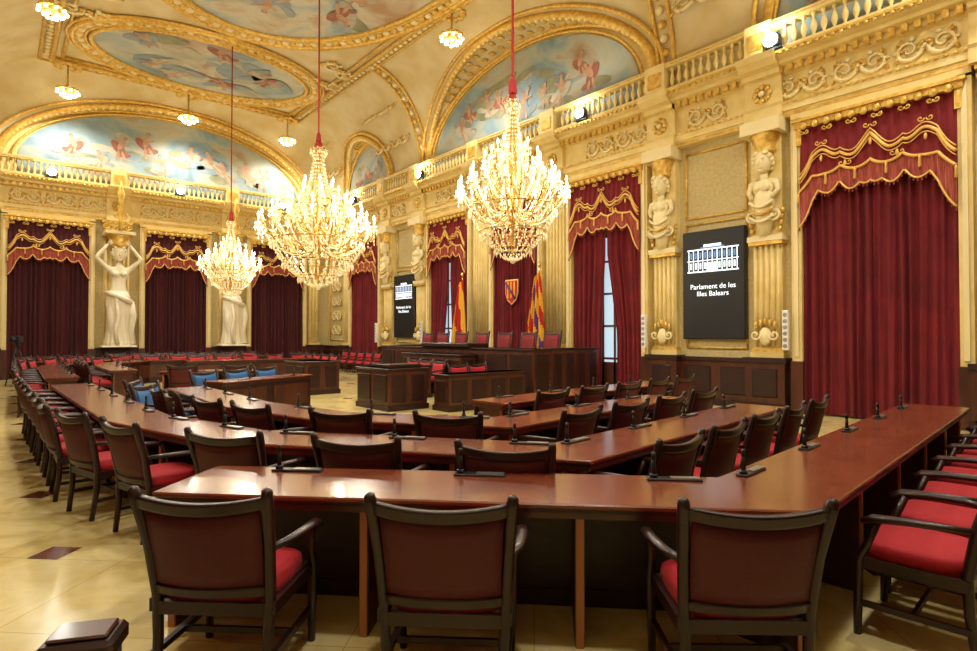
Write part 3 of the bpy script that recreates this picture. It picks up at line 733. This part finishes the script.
def desk(P,w=.6,name='parliament_desk',mics=True,chairs=True,sp=.76,me=ME_CH,cn='armchair',micsp=.97,skip=()):
    b=MB()
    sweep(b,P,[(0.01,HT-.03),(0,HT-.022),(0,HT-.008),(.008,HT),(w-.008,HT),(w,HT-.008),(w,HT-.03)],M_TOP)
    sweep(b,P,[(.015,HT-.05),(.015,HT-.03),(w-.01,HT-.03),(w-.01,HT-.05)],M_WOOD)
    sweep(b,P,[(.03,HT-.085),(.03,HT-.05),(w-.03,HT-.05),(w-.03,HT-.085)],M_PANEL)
    sweep(b,P,[(w-.09,.05),(w-.09,HT-.085),(w-.06,HT-.085),(w-.06,.05)],M_WOOD)
    sweep(b,P,[(w-.1,0),(w-.1,.1),(w-.04,.1),(w-.04,0)],M_WOOD)
    V,_=norms(P)
    for i in range(len(V)-1):
        d=V[i+1]-V[i]; L=d.length; d.normalize(); nn=Vector((-d.y,d.x)); ang=math.atan2(d.y,d.x)
        base=T(V[i].x,V[i].y,0,ang)
        n=max(1,round(L/1.2))
        for k in range(n+1):
            u=L*k/n; u=min(max(u,.06),L-.06)
            b.box(u-.025,u+.025,.1,w-.07,0,HT-.085,M_PANEL,M=base); b.box(u-.02,u+.02,.085,.1,0,HT-.085,M_LEG,M=base)
        for k in range(n):
            u0=L*k/n+.1;u1=L*(k+1)/n-.1
            if u1-u0>.2: b.box(u0,u1,w-.062,w-.045,.17,HT-.16,M_PANEL,M=base,bev=.008)
        if mics:
            n=max(1,int(L/micsp))
            for k in range(n):
                u=L*(k+.5)/n; q=V[i]+d*u+nn*(w-.1); inst('desk_microphone',ME_MIC,T(q.x,q.y,HT,ang))
        if chairs and i not in skip:
            n=max(1,int((L-.1)/sp))
            for k in range(n):
                u=L*(k+.5)/n; q=V[i]+d*u-nn*.38; chair(q.x,q.y,ang+pi/2+random.uniform(-.05,.05),me,cn)
    return b.obj(name)
def mir(P): return [(x,2*CY-y) for x,y in P][::-1]
R0a=[(.66,3.64),(3.10,1.10),(8.85,1.50)]
R1=[(.72,12.6),(.84,7.0),(1.32,5.1),(3.14,2.58),(7.25,2.95)]
R2=[(2.1,10.6),(2.12,7.4),(2.5,5.7),(3.75,4.0),(7.3,4.3)]
R3=[(4.9,5.45),(9.4,5.8)]
# the polylines above run from the left wing to the right wing, so the hall centre lies on their left
desk(R1); desk(R2,skip=(0,)); desk(R3)
for P in(R1,R2,R3): desk(mir(P))
for y,m,a in((7.75,0,0),(8.6,0,0),(9.45,1,-.75),(10.35,1,-.5)): chair(1.68,y,a,ME_BL if m else ME_CH,'blue_armchair' if m else 'armchair')
desk(R0a,w=.66,chairs=False); desk(mir(R0a),w=.66)
for x,y,a in((.75,2.84,.80),(1.50,2.06,.80),(2.46,1.16,.84)): chair(x,y,a)
for i in range(7): chair(3.95+.72*i,.62+.05*i,pi/2+.05)
desk([(5.1,12.75),(2.95,11.75)],w=.55,me=ME_BL,cn='blue_armchair',sp=.62)
desk([(2.95,15.55),(5.1,14.55)],w=.55,me=ME_CH)
# ---------------------------------------------------------------- presidium
def panel_box(b,x0,x1,y0,y1,z0,z1,n1,n2,m=M_PANEL):
    b.box(x0,x1,y0,y1,z0,z1,m); b.box(x0-.04,x1+.04,y0-.04,y1+.04,z1-.05,z1,M_WOOD,bev=.012); b.box(x0-.03,x1+.03,y0-.03,y1+.03,z0,z0+.12,M_WOOD)
    H0=z0+.2;H1=z1-.14
    for k in range(n1):
        u0=x0+(x1-x0)*k/n1+.08;u1=x0+(x1-x0)*(k+1)/n1-.08
        b.box(u0,u1,y0-.025,y0,H0,H1,M_WOOD,bev=.01); b.box(u0,u1,y1,y1+.025,H0,H1,M_WOOD,bev=.01)
    for k in range(n2):
        v0=y0+(y1-y0)*k/n2+.08;v1=y0+(y1-y0)*(k+1)/n2-.08
        b.box(x0-.025,x0,v0,v1,H0,H1,M_WOOD,bev=.01)
b=MB()
b.box(10.1,12.5,10.1,17.2,0,.5,M_PANEL)
panel_box(b,10.0,10.6,10.0,17.3,0,1.3,1,8)
panel_box(b,10.62,12.45,10.0,10.12,0,1.32,4,1); panel_box(b,10.62,12.45,17.18,17.3,0,1.32,4,1)
panel_box(b,9.45,9.95,12.2,15.1,0,1.12,1,4)
b.box(9.9,10.7,12.5,14.8,1.3,1.42,M_WOOD,bev=.02)
b.obj('presidium_dais')
for y in(10.7,11.6,12.6,13.65,14.7,15.7,16.6): chair(11.35,y,pi,ME_PR,'high_back_chair',.5)
b=MB(); panel_box(b,6.4,7.4,10.8,12.2,0,.92,2,2); b.box(6.5,7.3,10.9,11.5,.92,1.0,M_WOOD,bev=.01)
b.tube([(6.7,11.2,1.0),(6.72,11.2,1.25),(6.62,11.2,1.4)],[.01,.008,.014],M_BLACK,6); b.obj('speaker_rostrum')
b=MB(); panel_box(b,7.35,9.6,9.9,10.45,0,.8,4,1); b.obj('clerks_desk')
for x in(8.6,9.2): chair(x,11.15,-pi/2)
b=MB(); panel_box(b,8.2,8.75,12.6,14.7,0,.85,1,4); b.obj('stenographers_desk')
for y in(13.0,13.65,14.3): chair(9.25,y,pi)
b=MB(); panel_box(b,6.4,7.4,15.2,16.6,0,.92,2,2); b.obj('speaker_rostrum')
for u in range(8): chair(12.2,19.3+u*.74,pi)
for u in range(6): chair(9.2,19.4+u*.72,pi)
def flag(y,cols):
    root=empty('flag',T(12.25,y,.5)); b=MB()
    b.tube([(0,0,0),(0,0,3.2)],.02,M_BRASS,8); b.ell((0,0,3.25),(.05,.05,.09),M_BRASS,8,6); b.lathe([(.2,0),(.2,.04),(.05,.08)],14,M_BRASS)
    n=48;R=24;vs=[]
    for j in range(R+1):
        t=j/R
        for i in range(n+1):
            q=i/n; wd=.22+.5*t
            vs.append((.06*sin(q*22)*(.4+t)-.04,(q-.3)*wd*1.3,3.1-2.3*t-.25*q*(1-t*.5)))
    K=len(cols)
    # stripes run diagonally because the cloth hangs from its top corner
    for j in range(R):
        for i in range(n):
            m=cols[int(((i/n)*.75+(j/R)*.55)*K*1.4)%K]; a=j*(n+1)+i
            b.add([vs[a],vs[a+1],vs[a+n+2],vs[a+n+1]],[[0,1,2,3]],m,True)
    b.obj('cloth',rec=False).parent=root
flag(15.75,[M_FLR,M_YEL,M_YEL,M_FLR]); flag(12.0,[M_YEL,M_FLR,M_YEL,M_FLR,M_YEL,M_PUR]); 
b=MB(); sh=[(-.3,.4),(.3,.4),(.3,-.05),(.2,-.28),(0,-.42),(-.2,-.28),(-.3,-.05)]
def shield(s,y,m):
    n=len(sh); vs=[(x*s,y,z*s) for x,z in sh]+[(x*s,y+.03,z*s) for x,z in sh]
    b.add(vs,[list(range(n)),list(range(n,2*n))[::-1]]+[[k,(k+1)%n,n+(k+1)%n,n+k] for k in range(n)],m)
shield(1,0,M_BRAID); shield(.88,-.015,M_FLR)
for x in(-.15,0,.15): b.box(x-.03,x+.03,-.03,-.01,-.2,.32,M_YEL)
b.tube([(-.24,-.04,.3),(.2,-.04,-.22)],.035,M_PUR,6)
b.obj('coat_of_arms',WE@T(0,-.36,3.05))
# ---------------------------------------------------------------- wall screens
def screen(u):
    root=empty('wall_screen',WE@T(u,-.12,2.85))
    b=MB(); b.box(-.78,.78,-.06,.1,-1.3,1.3,M_BLACK,bev=.02); b.box(-.75,.75,-.064,-.05,-1.27,1.27,M_SCREEN)
    y0,y1=-.069,-.066
    b.box(-.64,.64,y0,y1,.30,.33,M_SCRT); b.box(-.64,.64,y0,y1,.83,.86,M_SCRT); b.box(-.64,.64,y0,y1,.57,.59,M_SCRT)
    b.box(-.22,.22,y0,y1,.9,.96,M_SCRT); b.box(-.3,.3,y0,y1,.86,.9,M_SCRB)
    for k in range(11):
        x=-.6+k*.12; b.box(x-.010,x+.010,y0,y1,.33,.83,M_SCRT)
        if k<10: b.box(x+.04,x+.08,y0,y1,.38,.53,M_SCRT); b.box(x+.035,x+.085,y0,y1,.63,.78,M_SCRB)
    for k in range(3): b.box(-.14+k*.1,-.06+k*.1,y0-.002,y1,.34,.52,M_SCRT)
    b.obj('panel').parent=root
    cu=bpy.data.curves.new('caption','FONT'); cu.body='Parlament de les\nIlles Balears'; cu.size=.17; cu.align_x='CENTER'; cu.extrude=.001; cu.materials.append(M_SCRT)
    o=bpy.data.objects.new('caption',cu); COL.objects.link(o); o.parent=root; o.location=(0,-.07,-.1); o.rotation_euler=(pi/2,0,0)
for u in(-6.78,6.78): screen(u)
for u in(5.08,8.55,-5.05,-8.55):
    b=MB(); b.box(-.06,.06,-.1,.0,-.42,.42,M_WHITE,bev=.015)
    for k in range(6): b.disc(0,-.33+k*.13,.045,.045,0,-.101,M_STEEL)
    b.obj('column_loudspeaker',WE@T(u+(.0),-.42,1.75))
b=MB()
for k in range(3):
    a=k*2.1; b.tube([(0,0,1.35),(.4*cos(a),.4*sin(a),0)],.02,M_BLACK,6)
b.box(-.12,.12,-.25,.2,1.4,1.62,M_BLACK,bev=.02); b.tube([(0,-.25,1.5),(0,-.42,1.5)],[.06,.08],M_BLACK,10); b.tube([(0,0,1.3),(0,0,1.42)],.05,M_BLACK,8)
b.obj('television_camera',T(.5,24.6,0,-.3))
b=MB()
for sx in(-1,1):
    for sy in(-1,1): b.tube([(sx*.08,sy*.06,0),(sx*.08,sy*.06,.58)],.018,M_WOOD,6)
b.box(-.115,.115,-.09,.09,.56,.63,M_WOOD,bev=.015); b.box(-.09,.09,-.065,.065,.63,.645,M_PANEL,bev=.006); b.box(-.09,.09,-.07,.07,.2,.23,M_WOOD)
b.obj('wooden_stool',T(.235,2.41,0,-.45))
# ---------------------------------------------------------------- camera
cd=bpy.data.cameras.new('camera'); cam=bpy.data.objects.new('camera',cd); COL.objects.link(cam)
cd.sensor_width=36; cd.lens=36*575/977; cd.clip_start=.05; cd.clip_end=200
cam.location=(0,0,1.65); cam.rotation_euler=(math.radians(90.95),0,math.radians(-40.5))
S.camera=cam
w=bpy.data.worlds.new('world'); S.world=w; w.use_nodes=True; w.node_tree.nodes['Background'].inputs[0].default_value=(.5,.45,.35,1); w.node_tree.nodes['Background'].inputs[1].default_value=.3
S.view_settings.view_transform='Standard'; S.view_settings.exposure=.58
